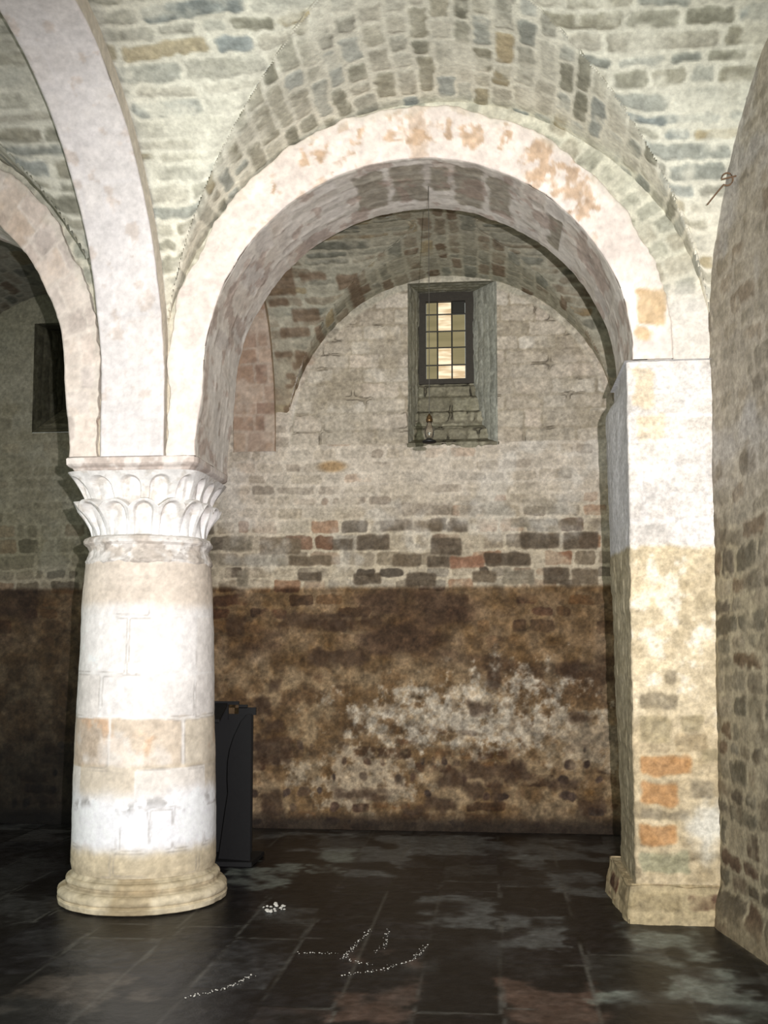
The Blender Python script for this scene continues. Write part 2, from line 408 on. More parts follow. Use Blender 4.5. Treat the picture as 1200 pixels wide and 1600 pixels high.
def build_back():
    xs = axis(-5.6, 1.75, .0085, (NX0, NX1, LX0, LX1)); zs = axis(-.05, 5.0, .0085, (NZ0, NZ1, LZ0, LZ1))
    X, Z = np.meshgrid(xs, zs)
    P = np.stack([X, X * 0 + YW, Z], -1)
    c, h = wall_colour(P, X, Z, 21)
    # the ashlar lunette under the vault beside the window
    ell = np.hypot((X + .38) / 1.42, (Z - 3.33) / 1.45)
    lun = sst(1.0, .985, ell) * sst(3.325, 3.345, Z)
    lc, lh, li, ld, LR = stones(P, X, Z, 44, [(198, 186, 168), (210, 200, 184), (186, 174, 156), (204, 190, 172)], (168, 156, 136), amp=.012, row=(.12, .17), ln=(.24, .42), joint=.012, rad=.02, warp=.01, var=6)
    lc = mix(lc, np.array([190., 180, 164]), sst(.45, .6, fbm(P, .3, 45)) * .5)
    lc = mix(lc, np.array([80., 72, 60]), sst(.008, .0, np.abs(ld)) * sst(.58, .66, fbm(P, .25, 46, 2)) * .8)
    c = mix(c, lc, lun); h = h * (1 - lun) + lh * lun
    arcline = sst(.012, .004, np.abs(ell - .99)) * (Z > 3.35)
    c = mix(c, np.array([200., 190, 170]), arcline * .5)
    c = mix(c, np.array([168., 132, 86]), sst(1, .4, np.hypot((X + 1.42) / .17, (Z - 3.14) / .07)) * .7)
    P = P + np.array([0, -1., 0]) * h[..., None]
    xc, zc = np.meshgrid((xs[:-1] + xs[1:]) / 2, (zs[:-1] + zs[1:]) / 2)
    keep = ~((xc > NX0) & (xc < NX1) & (zc > NZ0) & (zc < NZ1)) & ~((xc > LX0) & (xc < LX1) & (zc > LZ0) & (zc < LZ1))
    a = Acc(); a.grid(P, c, keep)
    obj('wall_back', a.mesh('wall_back'), M_rubble, kind='structure', label='coursed rubble outer wall, brown and dark below, limewashed above')
build_back()

# --- window niche (splayed reveal) and the blocked niche
def patch(acc, A, B, Cc, D, seed, step, tint, row=(.1, .14), ln=(.16, .3), amp=.02, flip=False, ruff=.012, joint=.014):
    """bilinear patch A-B (u) to D-C (v)"""
    A, B, Cc, D = map(np.array, (A, B, Cc, D))
    lu = max(np.linalg.norm(B - A), np.linalg.norm(Cc - D)); lv = max(np.linalg.norm(D - A), np.linalg.norm(Cc - B))
    u, v = np.meshgrid(np.linspace(0, 1, max(3, int(lu / step))), np.linspace(0, 1, max(3, int(lv / step))))
    u3, v3 = u[..., None], v[..., None]
    P = A * (1 - u3) * (1 - v3) + B * u3 * (1 - v3) + Cc * u3 * v3 + D * (1 - u3) * v3
    t = np.array(tint, float)
    c, h, ins, d, R = stones(P, u * lu, v * lv, seed, [t, t * 1.06, t * .92, t * .97], t * 1.06, amp=amp, row=row, ln=ln, joint=joint, rad=.018, warp=.02, var=6)
    n = normals(P)
    if flip: n = -n
    e = np.minimum(np.minimum(u, 1 - u) * lu, np.minimum(v, 1 - v) * lv)
    P = P + n * ((h + rough(P, ruff, .2, seed)) * sst(0, .03, e))[..., None]
    acc.grid(P, c)

YN = 9.62
FX0, FX1, FZ0, FZ1 = -.674, -.19, 3.965, 4.83
a = Acc()
patch(a, (NX0, YW - .012, NZ0 - .03), (NX0, YW - .012, NZ1), (FX0, YN, FZ1 + .02), (FX0, YN, NZ0 - .03), 61, .009, (166, 163, 146), flip=True)
patch(a, (NX1, YW - .012, NZ0 - .03), (NX1, YW - .012, NZ1), (FX1 + .005, YN, FZ1 + .02), (FX1 + .005, YN, NZ0 - .03), 62, .009, (172, 172, 160))
patch(a, (NX0, YW - .012, NZ1), (NX1, YW - .012, NZ1), (FX1 + .005, YN, FZ1), (FX0, YN, FZ1), 63, .009, (140, 138, 122))
# sloping, stepped masonry of the sill
xs_ = np.linspace(0, 1, 90)
prof = [(YW + .01, NZ0 - .05), (YW - .006, NZ0 - .004), (YW + .17, NZ0 + .06), (YW + .19, 3.50), (YW + .27, 3.535), (YW + .285, 3.66), (YW + .34, 3.69), (YW + .355, 3.82), (YW + .39, 3.84), (YN - .04, 3.93), (YN + .02, 3.985)]
pr = np.array(prof); sl = np.concatenate([[0], np.cumsum(np.hypot(*np.diff(pr, axis=0).T))])
sv = np.linspace(0, sl[-1], 120)
py = np.interp(sv, sl, pr[:, 0]); pz = np.interp(sv, sl, pr[:, 1])
U, V = np.meshgrid(xs_, np.arange(len(sv)))
tz = (py[V] - YW) / (YN - YW)
x0 = NX0 + (FX0 - NX0) * tz - .01; x1 = NX1 + (FX1 + .005 - NX1) * tz + .01
P = np.stack([x0 + (x1 - x0) * U, py[V], pz[V]], -1)
c, h, ins, d, R = stones(P, P[..., 0], sv[V] + 0 * U, 66, [(150, 145, 124), (162, 156, 134), (140, 136, 116)], (120, 114, 96), amp=.022, ln=(.15, .33), row=(.1, .12), rows=[.20, .34, .47, .60, .75, .9], joint=.014, rad=.02, warp=.02, var=6)
c = mix(c, np.array([46., 42, 34]), sst(.010, .0, np.abs(d - .002)) * sst(.50, .6, fbm(P, .12, 67, 2)))
P = P + normals(P) * h[..., None]
a.grid(P, c)
obj('trim_1', a.mesh('trim_1'), M_rubble, kind='structure', label='splayed stone reveal and stepped sill of the small window')

a = Acc()
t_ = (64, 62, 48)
D_ = .38
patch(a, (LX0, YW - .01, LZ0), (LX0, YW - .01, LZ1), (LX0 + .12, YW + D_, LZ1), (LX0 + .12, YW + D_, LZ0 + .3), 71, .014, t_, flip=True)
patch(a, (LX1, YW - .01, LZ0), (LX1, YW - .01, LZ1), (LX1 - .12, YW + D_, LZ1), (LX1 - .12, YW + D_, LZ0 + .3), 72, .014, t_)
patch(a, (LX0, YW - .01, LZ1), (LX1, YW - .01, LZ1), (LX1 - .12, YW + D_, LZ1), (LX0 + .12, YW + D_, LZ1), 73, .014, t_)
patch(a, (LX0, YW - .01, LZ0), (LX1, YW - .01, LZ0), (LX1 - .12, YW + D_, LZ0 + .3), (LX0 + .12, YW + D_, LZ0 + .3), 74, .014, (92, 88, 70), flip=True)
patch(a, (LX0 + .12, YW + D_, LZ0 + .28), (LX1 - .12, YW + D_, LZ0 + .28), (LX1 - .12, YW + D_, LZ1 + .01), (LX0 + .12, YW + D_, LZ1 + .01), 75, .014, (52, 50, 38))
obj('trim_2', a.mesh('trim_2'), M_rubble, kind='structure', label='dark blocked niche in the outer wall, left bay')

# ================================================================ RIGHT WALL
def build_right():
    ys = axis(1.2, YW + .05, .014); zs = axis(-.03, 4.95, .014)
    Y, Z = np.meshgrid(ys, zs)
    base = sst(.28, .0, Z + .1 * (vnoise(np.stack([Y, Z, Y * 0], -1), .12, 5) - .5)) * .05
    X = wallx(Y) - base * (Y < 6.3)
    P = np.stack([X, Y, Z], -1)
    pa = [(128, 118, 98), (112, 104, 86), (146, 134, 112), (100, 90, 74), (134, 126, 108), (118, 100, 78)]
    c, h, ins, d, R = stones(P, Y, Z, 31, pa, (172, 160, 134), amp=.012, row=(.09, .17), ln=(.14, .34), joint=.026, rad=.03, warp=.045, var=9, ragged=.02)
    n1 = fbm(P, .5, 32); n2 = fbm(P, .14, 33)
    wash = sst(1.9, 2.7, Z + .9 * (n1 - .5) + .5 * (n2 - .5))
    c = mix(c, np.array([182., 172, 158]) + ((n2 - .5) * 50)[..., None], wash * (.85 - .35 * ins))
    c = mix(c, np.array([190., 186, 184]), sst(.55, .68, n1) * sst(2.3, 2.8, Z) * .6)
    c = mix(c, np.array([92., 80, 62]), sst(.55, .7, n2) * sst(3.1, 2.4, Z) * .5)
    # darker big stones of the lower courses
    c = mix(c, np.array([84., 62, 46]), ins * (R[1] > .7) * sst(.8, .3, Z) * .8)
    c = mix(c, np.array([160., 144, 116]), sst(.16, .04, Z + .16 * (n2 - .5)) * .7)
    P[..., 0] -= h + rough(P, .012, .5, 34)
    c = c * .90
    a = Acc(); a.grid(P, c, flip=True)
    obj('wall_right', a.mesh('wall_right'), M_rubble, kind='structure', label='rubble side wall, pale above and brown below')
build_right()

# ================================================================ ARCADE WALL ABOVE THE ARCHES
def inside_arch(X, Z, xc, ax, az, z0=ZS):
    return np.where(Z > z0, np.hypot((X - xc) / ax, (Z - z0) / az) < 1, np.abs(X - xc) < ax)

def build_mid():
    a = Acc()
    for (Y0, sgn, seed) in ((YF, -1, 41), (YB - .02, 1, 42)):
        xs = axis(-5.6, 1.40, .012); zs = axis(2.70, 4.95, .012)
        X, Z = np.meshgrid(xs, zs)
        P = np.stack([X, X * 0 + Y0, Z], -1)
        # voussoir-like rubble fanning over the arch
        th = np.arctan2(Z - ZS, X - XC); rr = np.hypot(X - XC, Z - ZS)
        c, h, ins, d, R = stones(P, rr, th * 1.5, seed, [(164, 162, 146), (176, 170, 152), (150, 150, 136)], (206, 202, 184), amp=.012, row=(.09, .13), ln=(.14, .24), joint=.02, var=7)
        c = mix(c, np.array([206., 190, 168]), sst(3.9, 3.2, Z) * .5)
        c = mix(c, np.array([226., 220, 214]), sst(.95, 1.05, X) * sst(3.75, 3.5, Z) * .7)
        P[..., 1] += sgn * (h + rough(P, .006))
        xc_, zc_ = np.meshgrid((xs[:-1] + xs[1:]) / 2, (zs[:-1] + zs[1:]) / 2)
        keep = ~inside_arch(xc_, zc_, XC, 1.36, 1.40) & ~inside_arch(xc_, zc_, XL, 1.36, 1.40) & ~((xc_ > .8) & (zc_ < 3.15))
        a.grid(P, c, keep, flip=(sgn > 0))
    obj('wall_middle', a.mesh('wall_middle'), M_vault, kind='structure', label='rubble spandrel wall above the arcade arches')
build_mid()

# ================================================================ ARCHES
def arch_mesh(name, xc, seed, foot_l, foot_r, ax=1.49, az=1.585, mirror=False, step=.011):
    # centre line: left leg up, half circle, right leg down (angle parameter + leg length)
    parts = []
    def leg(z, side): return (side, z, None)
    s_pts = []
    for z in np.arange(foot_l, ZS - 1e-6, step): s_pts.append((PI, z - ZS))
    for t in np.linspace(PI, 0, int(PI * 1.4 / step)): s_pts.append((t, 0.))
    if foot_r < ZS:
        for z in np.arange(ZS - step, foot_r - 1e-6, -step): s_pts.append((0., z - ZS))
    th = np.array([p[0] for p in s_pts]); dz = np.array([p[1] for p in s_pts])
    inn = np.stack([xc + RI * np.cos(th), ZS + 1.262 * np.sin(th) + dz], -1)
    out = np.stack([xc + ax * np.cos(th), ZS + az * np.sin(th) + dz], -1)
    inn[:, 0] += np.cos(th) * .045 * sst(0, -.45, dz)
    sl = np.concatenate([[0], np.cumsum(np.linalg.norm(np.diff(inn, axis=0), axis=1))])
    # cross profile: (blend inner->outer, y)
    F0, B0 = 6.095, 6.875
    corner = [(1.0, F0 + .07), (1.0, F0 + .006), (.97, F0), (.06, F0), (.015, F0 + .006), (0.0, F0 + .022), (0.0, B0 - .02), (.05, B0), (1.0, B0), (1.0, B0 - .06)]
    pr = np.array(corner); W = .27
    seg = np.hypot(np.diff(pr[:, 0]) * W, np.diff(pr[:, 1])); pl = np.concatenate([[0], np.cumsum(seg)])
    tv = np.unique(np.concatenate([np.linspace(0, pl[-1], int(pl[-1] / step)), pl]))
    kb = np.interp(tv, pl, pr[:, 0]); ky = np.interp(tv, pl, pr[:, 1])
    T, Sx = np.meshgrid(np.arange(len(tv)), np.arange(len(sl)), indexing='ij')
    K = kb[T][..., None]
    XZ = inn[Sx] * (1 - K) + out[Sx] * K
    q3 = np.stack([XZ[..., 0], 0 * XZ[..., 0], XZ[..., 1]], -1)
    wob = ((fbm(q3, .22, seed + 40, 4, .65) - .5) * .075)[..., None] * K ** 2
    XZ = XZ + wob * np.stack([np.cos(th), np.sin(th)], -1)[Sx]
    wob2 = ((fbm(q3 + 5, .25, seed + 41, 4, .6) - .5) * .022)[..., None] * (1 - K)
    XZ = XZ + wob2 * np.stack([np.cos(th), np.sin(th)], -1)[Sx]
    P = np.stack([XZ[..., 0], ky[T], XZ[..., 1]], -1)
    u = tv[T]; s = sl[Sx]
    # voussoirs: rows along the arc, stones across
    c1, h1, i1, d1, R1 = stones(P, u, s, seed, [(176, 160, 146), (190, 174, 158), (162, 150, 140), (182, 172, 164)], (206, 196, 182), amp=.010, row=(.13, .20), ln=(.22, .40), joint=.014, rad=.018, var=7)
    n1 = fbm(P, .4, seed + 1); n2 = fbm(P, .11, seed + 2, 4)
    front = sst(.05, .0, (ky[T] - F0)) * sst(pl[-1], 0, u + 0)
    front = (ky[T] < F0 + .015).astype(float)
    # front face: pinkish limewash, worn to tan stone along the crown
    fw = np.array([228., 215, 206]) + ((n1 - .5) * 40)[..., None] + ((n2 - .5) * 60)[..., None]
    thd = np.degrees(th)[Sx]
    crown = sst(150, 120, thd) * sst(20, 40, thd)
    worn = sst(.57, .62, n2 * .55 + n1 * .2 + .25 * R1[1]) * crown * .6
    worn2 = sst(.62, .68, n2) * .6
    fc = mix(fw, np.array([186., 158, 132]), np.clip(worn * .85 + worn2 * .4, 0, 1))
    # the orange stone above the right springing
    if abs(xc - XC) < .01:
        fc = blocks(fc, P, P[..., 0], P[..., 2], RING_TAN, [(188, 158, 130)], .8, seed=seed + 9, jit=.20, rad=.03, where=sst(.38, .52, fbm(P, .06, seed + 50, 3)))
        fc = blocks(fc, P, P[..., 0], P[..., 2], RING_OR, [(198, 166, 122)], .75, seed=seed + 19, jit=.09, rad=.03)
    else:
        fc = mix(fc, c1, np.full(thd.shape, .45))
    fc = mix(fc, np.array([206., 198, 184]), sst(.80, 1.0, K[..., 0] + .5 * (n2 - .5)) * .6)
    # soffit
    so = c1
    so = mix(so, np.array([228., 222, 214]), .45 + .3 * sst(.4, .6, n1))
    so = blocks(so, P, P[..., 0], P[..., 1], [(-.84, -.66, 6.2, 6.72), (-.62, -.42, 6.18, 6.7), (-.38, -.26, 6.2, 6.55), (-.23, -.06, 6.16, 6.74), (-.02, .12, 6.2, 6.7), (.36, .50, 6.3, 6.75)], [(138, 130, 114)], .75 * 1.0, seed=seed + 29, jit=.09, where=(P[..., 2] > 4.1) * 1.0)
    so = mix(so, np.array([176., 170, 158]), sst(.035, .02, np.abs(((P[..., 1] - 6.2) % .18) - .09) * (P[..., 2] > 4.2) + .1 * (P[..., 2] <= 4.2)) * .35)
    so = mix(so, np.array([160., 138, 126]), sst(.56, .64, n2) * .5)
    c = mix(so, fc, front)
    P0 = P.copy()
    n = normals(P)
    tow = -n
    P = P + n * SGN * (h1 * (1 - .6 * front) + rough(P, .007, .3, seed))[..., None]
    A_ = Acc(); A_.grid(P, c)
    return A_.mesh(name)
SGN = 1.0
me = arch_mesh('stone_arch', XC, 81, 2.69, 3.2)
obj('stone_arch', me, M_plaster, label='wide pink-white limewashed round arch between column and right pier', category='arch', group=None or 'arcade arches')
me = arch_mesh('stone_arch', XL, 83, 2.69, 2.69)
obj('stone_arch', me, M_plaster, label='partly visible round arch at the left edge with a jagged crack above it', category='arch', group='arcade arches')
del SGN

# ================================================================ VAULTS
def groin(name, xc, ax, yc, by, zs, hA, hB, x0, x1, y0, y1, seed, step, palette, mortar, warm, label, dark=1.0, ext=0.0, vb=None):
    """crossed barrels: A runs along Y (profile over x), B runs along X (profile over y)"""
    def zA(x): return zs + hA * np.sqrt(np.clip(1 - ((x - xc) / ax) ** 2, 0, 1))
    def zB(y): return zs + hB * np.sqrt(np.clip(1 - ((y - yc) / by) ** 2, 0, 1))
    a = Acc()
    for which in 'AB':
        r, hh = (ax, hA) if which == 'A' else (by, hB)
        nth = int(PI * (r + hh) / 2 / step)
        th = np.linspace(PI, 0, nth)
        L = axis(y0, y1, step) if which == 'A' else axis(x0, x1, step)
        TH, LL = np.meshgrid(th, L, indexing='ij')
        if which == 'A':
            X = xc + ax * np.cos(TH); Y = LL; Z = zs + hA * np.sin(TH)
        else:
            X = LL; Y = yc + by * np.cos(TH); Z = zs + hB * np.sin(TH)
        P = np.stack([X, Y, Z], -1)
        za_, zb_ = zA(X), zB(Y); kk = .12
        P[..., 2] += kk * .25 * np.clip(1 - np.abs(za_ - zb_) / kk, 0, 1) ** 2
        arc = np.concatenate([[0], np.cumsum(np.hypot(r * np.diff(np.cos(th)), hh * np.diff(np.sin(th))))])
        s = arc[:, None] + 0 * LL
        c, h, ins, d, R = stones(P, LL, s, seed + ord(which), palette, mortar, amp=.014, row=(.075, .135) if which == 'B' else (.095, .15), ln=(.26, .6) if which == 'B' else (.2, .42), joint=.024, rad=.026, warp=.03, var=9, ragged=.012)
        n1 = fbm(P, .5, seed + 2)
        c = mix(c, np.array(mortar, float), sst(.55, .72, n1) * .35)
        c = mix(c, np.array(warm, float), sst(zs + 1.15, zs + .2, Z + .5 * (n1 - .5)) * .55 * (1 - .3 * ins))
        # rust-coloured single stones
        c = mix(c, np.array([178., 158, 118]), ins * (R[3] > .93) * .6)
        if vb is not None:
            c = blocks(c, P, X, Z, vb, [(118, 98, 78)], .75, seed=seed + 60, where=(Y > 8.0) * 1.0)
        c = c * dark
        n = normals(P)
        # point into the room: towards the axis
        toC = np.stack([xc - X, yc - Y, zs - .5 - Z], -1)
        n = n * np.sign((n * toC).sum(-1, keepdims=True))
        P = P + n * (h + rough(P, .014, .5, seed))[..., None]
        Xc, Yc = centres(X), centres(Y)
        other = zB(Yc) if which == 'A' else zA(Xc)
        Zc = (zA(Xc) if which == 'A' else zB(Yc))
        keep = (Zc >= other - .004) & (Xc > x0 - .02) & (Xc < x1 + .02) & (Yc > y0 - .02) & (Yc < y1 + .02)
        a.grid(P, c, keep)
    obj('ceiling', a.mesh('ceiling'), M_vault, kind='structure', label=label)

NP = [(158, 160, 150), (170, 168, 154), (144, 150, 146), (160, 156, 138), (180, 176, 160), (148, 146, 130)]
NM = (224, 221, 204)
groin('ceiling', -.36, 1.64, 4.48, 1.68, 3.15, 1.68, 1.68, -2.25, 1.62, 2.8, YF + .03, 101, .011, NP, NM, (218, 204, 184), 'groin vault of pale green-grey rubble over the near bay')
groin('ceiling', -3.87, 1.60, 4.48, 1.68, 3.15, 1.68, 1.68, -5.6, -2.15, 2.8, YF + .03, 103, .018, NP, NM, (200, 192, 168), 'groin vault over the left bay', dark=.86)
AP = [(146, 144, 128), (158, 154, 136), (134, 134, 120), (128, 112, 92), (150, 140, 120)]
AM = (184, 180, 160)
groin('ceiling', -.38, 1.46, 8.01, 1.18, 3.34, 1.49, 1.47, -2.0, 1.5, YB - .05, YW + .01, 105, .010, AP, AM, (150, 128, 104), 'rubble vault of the aisle bay in front of the small window', vb=VLT)
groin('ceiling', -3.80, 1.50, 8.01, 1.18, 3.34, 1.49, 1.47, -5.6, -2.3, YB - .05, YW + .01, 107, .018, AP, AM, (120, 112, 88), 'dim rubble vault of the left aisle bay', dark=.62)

# ================================================================ TRANSVERSE RIBS
def rib(name, x0, x1, yc, by, zs, hz, zfoot_a, zfoot_b, seed, depth, base, alt, label, step=.012, th0=0., th1=PI, plaster=.7):
    pts = []
    for z in np.arange(zfoot_a, zs - 1e-6, step): pts.append((th0, z - zs))
    for t in np.linspace(th0, th1, int((th1 - th0) * (by + hz) / 2 / step)): pts.append((t, 0.))
    if zfoot_b is not None:
        for z in np.arange(zs, zfoot_b, -step): pts.append((th1, z - zs))
    th = np.array([p[0] for p in pts]); dz = np.array([p[1] for p in pts])
    Yi = yc + by * np.cos(th); Zi = zs + hz * np.sin(th) + dz
    Yo = yc + (by + depth) * np.cos(th); Zo = zs + (hz + depth) * np.sin(th) + dz
    sl = np.concatenate([[0], np.cumsum(np.hypot(np.diff(Yi), np.diff(Zi)))])
    pr = np.array([(1, x0), (.06, x0), (0, x0 + .012), (0, x1 - .012), (.06, x1), (1, x1)])
    seg = np.hypot(np.diff(pr[:, 0]) * depth, np.diff(pr[:, 1])); pl = np.concatenate([[0], np.cumsum(seg)])
    tv = np.unique(np.concatenate([np.linspace(0, pl[-1], int(pl[-1] / step)), pl]))
    kb = np.interp(tv, pl, pr[:, 0]); kx = np.interp(tv, pl, pr[:, 1])
    T, Sx = np.meshgrid(np.arange(len(tv)), np.arange(len(sl)), indexing='ij')
    K = kb[T]
    P = np.stack([kx[T], Yi[Sx] * (1 - K) + Yo[Sx] * K, Zi[Sx] * (1 - K) + Zo[Sx] * K], -1)
    c, h, ins, d, R = stones(P, tv[T], sl[Sx], seed, alt, base, amp=.004, row=(.24, .34) if plaster > .5 else (.10, .2), ln=(.3, .6) if plaster > .5 else (.14, .3), joint=.012, rad=.012, warp=.012, var=6, ragged=.006)
    n1 = fbm(P, .35, seed + 1); n2 = fbm(P, .09, seed + 2)
    c = mix(c, np.array(base, float) + ((n1 - .5) * 18)[..., None], np.full(c.shape[:2], plaster))
    c = mix(c, np.array(base, float) * np.array([.90, .84, .78]), sst(.60, .68, n2) * .45)
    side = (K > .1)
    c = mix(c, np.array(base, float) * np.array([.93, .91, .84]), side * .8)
    P = P + normals(P) * (h + rough(P, .005, .3, seed))[..., None]
    a = Acc(); a.grid(P, c)
    return obj(name, a.mesh(name), M_plaster, label=label, category='rib')
rib('vault_rib', -2.36, -1.965, 4.48, 1.60, 3.00, 1.62, 2.69, None, 111, .12, (216, 210, 208), [(222, 214, 206), (208, 200, 194), (214, 204, 194)], 'smooth white vault rib curving from the column forward overhead', th1=PI * .97)
rib('vault_rib', -2.31, -1.93, 8.01, 1.10, 3.30, 1.40, 2.69, 3.30, 113, .10, (150, 120, 98), [(140, 108, 86), (158, 132, 108), (128, 100, 82)], 'brown stone rib dying into the back wall behind the arch', th0=PI, th1=0.) if False else None
def back_rib():
    # springs from the top of the column towards the outer wall
    return rib('vault_rib', -2.31, -1.93, 8.01, 1.12, 3.30, 1.42, 3.28, 2.70, 113, .10, (190, 172, 154), [(160, 130, 108), (184, 160, 138), (144, 116, 98), (196, 180, 160)], 'brown stone rib dying into the back wall behind the wide arch', plaster=.30)
back_rib()

# ================================================================ COLUMN
def lathe(prof, cx, cy, nth, step, colfn, disp=None, close=True):
    pr = np.array(prof, float)
    seg = np.hypot(*np.diff(pr, axis=0).T); pl = np.concatenate([[0], np.cumsum(seg)])
    tv = np.unique(np.concatenate([np.linspace(0, pl[-1], int(pl[-1] / step)), pl]))
    r = np.interp(tv, pl, pr[:, 0]); z = np.interp(tv, pl, pr[:, 1])
    th = np.linspace(0, 2 * PI, nth + 1)
    TH, K = np.meshgrid(th, np.arange(len(tv)))
    P = np.stack([cx + r[K] * np.cos(TH), cy + r[K] * np.sin(TH), z[K]], -1)
    c, h = colfn(P, TH, z[K])
    n = np.stack([np.cos(TH), np.sin(TH), 0 * TH], -1)
    h = h.copy(); h[:, -1] = h[:, 0]
    P = P + n * h[..., None]
    return P, c

col = empty('stone_column', (CX, CY, 0), label='stout round limewashed stone column with a scalloped leaf capital', category='column')
def cobj(name, acc, mat, **k):
    me = acc.mesh(name)
    o = obj(name, me, mat, col, **k)
    o.matrix_parent_inverse = col.matrix_world.inverted()
    o.location = (0, 0, 0)
    me.transform(__import__('mathutils').Matrix.Translation((-CX, -CY, 0)))
    return o

# base: two rolls on a low disc
bp_ = [(.30, .0), (.485, .0), (.508, .01), (.515, .04)]
for t in np.linspace(-50, 90, 9): bp_.append((.475 + .040 * math.cos(math.radians(t)), .075 + .035 * math.sin(math.radians(t))))
bp_ += [(.462, .118), (.458, .128)]
for t in np.linspace(-60, 90, 7): bp_.append((.440 + .028 * math.cos(math.radians(t)), .150 + .022 * math.sin(math.radians(t))))
bp_ += [(.425, .185), (.422, .21)]
def base_col(P, TH, Z):
    n2 = fbm(P, .10, 121); n1 = fbm(P, .3, 122)
    c = np.array([200., 186, 158]) + ((n2 - .5) * 70)[..., None]
    c = mix(c, np.array([150., 130, 98]), sst(.52, .64, n1) * .5)
    c = mix(c, np.array([120., 104, 80]), sst(.012, .0, np.abs(Z - .122)) * .5)
    return c, (n2 - .5) * .020
a = Acc(); P, c = lathe(bp_, CX, CY, 260, .006, base_col); a.grid(P, c, flip=False)
cobj('base', a, M_plaster, label='worn tan round moulded foot')

shaft_rows = [.20, .36, .60, .83, 1.13, 1.39, 1.73, 2.06, 2.30]
def shaft_col(P, TH, Z):
    u = (TH - 1.5 * PI) * .41            # seam opposite the viewer
    u = np.where(u < -PI * .41, u + 2 * PI * .41, u)
    c, h, ins, d, R = stones(P, u, Z, 131, [(216, 206, 192), (224, 216, 206), (206, 194, 178)], (228, 222, 212), amp=.0015, edge=.012, row=(.2, .3), ln=(.26, .46), joint=.010, rad=.012, warp=.008, rows=shaft_rows, ragged=.004, var=5)
    n1 = fbm(P, .30, 132); n2 = fbm(P, .09, 133)
    wc = np.array([230., 226, 226]) + ((n1 - .5) * 40)[..., None] + ((n2 - .5) * 16)[..., None]
    c = mix(c, wc, np.full(Z.shape, .62))
    zz = Z + .05 * (n2 - .5)
    # exposed tan masonry band, ringed by lime joints
    tan = pal([(196, 178, 156), (204, 190, 168), (188, 166, 142), (210, 196, 178)], R[0]) + ((n2 - .5) * 44)[..., None]
    bt = sst(.82, .84, zz) * sst(1.14, 1.12, zz)
    c = mix(c, tan, bt * (.25 + .75 * ins) * .8)
    c = mix(c, np.array([192., 152, 118]), bt * ins * sst(.50, .60, n1) * sst(.45, .6, n2) * .6)
    b2 = sst(1.76, 1.84, zz) * sst(2.10, 2.05, zz)
    c = mix(c, np.array([206., 190, 172]) + ((n2 - .5) * 30)[..., None], b2 * .75)
    b3 = sst(.64, .76, zz + .16 * (n1 - .5)) * sst(.86, .83, zz)
    c = mix(c, np.array([198., 182, 158]), b3 * .7 * ((R[2] > .3) * .7 + .3))
    c = mix(c, np.array([194., 178, 148]) + ((n2 - .5) * 30)[..., None], sst(.40, .30, zz) * .9)
    # plaster white, thick coat below the band
    wht = sst(.33, .42, zz) * sst(.72, .60, zz + .16 * (n1 - .5))
    c = mix(c, np.array([242., 241, 244]), wht * .9)
    # joints: grey, broken lines
    jl = sst(.008, .001, np.abs(d)) * sst(.50, .60, fbm(P, .18, 135, 2))
    c = mix(c, np.array([150., 142, 134]), jl * .4)
    c = mix(c, np.array([150., 146, 142]), sst(.05, .0, np.abs(Z - .62 + .02 * np.sin(TH * 7))) * sst(.56, .64, n2) * .6)
    h = h + rough(P, .008, .3, 134)
    return c, h
sp = [(.432, .20), (.440, .24), (.438, .5), (.432, .9), (.420, 1.35), (.405, 1.75), (.392, 2.07)]
a = Acc(); P, c = lathe(sp, CX, CY, 300, .009, shaft_col); a.grid(P, c)
cobj('shaft', a, M_plaster)

# neck: rough plaster collar with a broken astragal
np_ = [(.388, 2.05), (.398, 2.07), (.385, 2.10), (.372, 2.14), (.380, 2.165), (.398, 2.18), (.402, 2.195), (.392, 2.212), (.365, 2.225)]
def neck_col(P, TH, Z):
    n1 = fbm(P, .14, 141); n2 = fbm(P, .05, 142)
    c = np.array([222., 216, 210]) + ((n2 - .5) * 50)[..., None]
    c = mix(c, np.array([176., 162, 148]), sst(.50, .60, n1) * .6)
    c = mix(c, np.array([120., 110, 102]), sst(.58, .64, n2) * .35)
    return c, (n1 - .5) * .045 + (n2 - .5) * .018
a = Acc(); P, c = lathe(np_, CX, CY, 260, .005, neck_col); a.grid(P, c)
cobj('neck_ring', a, M_plaster, label='rough plaster collar under the capital')

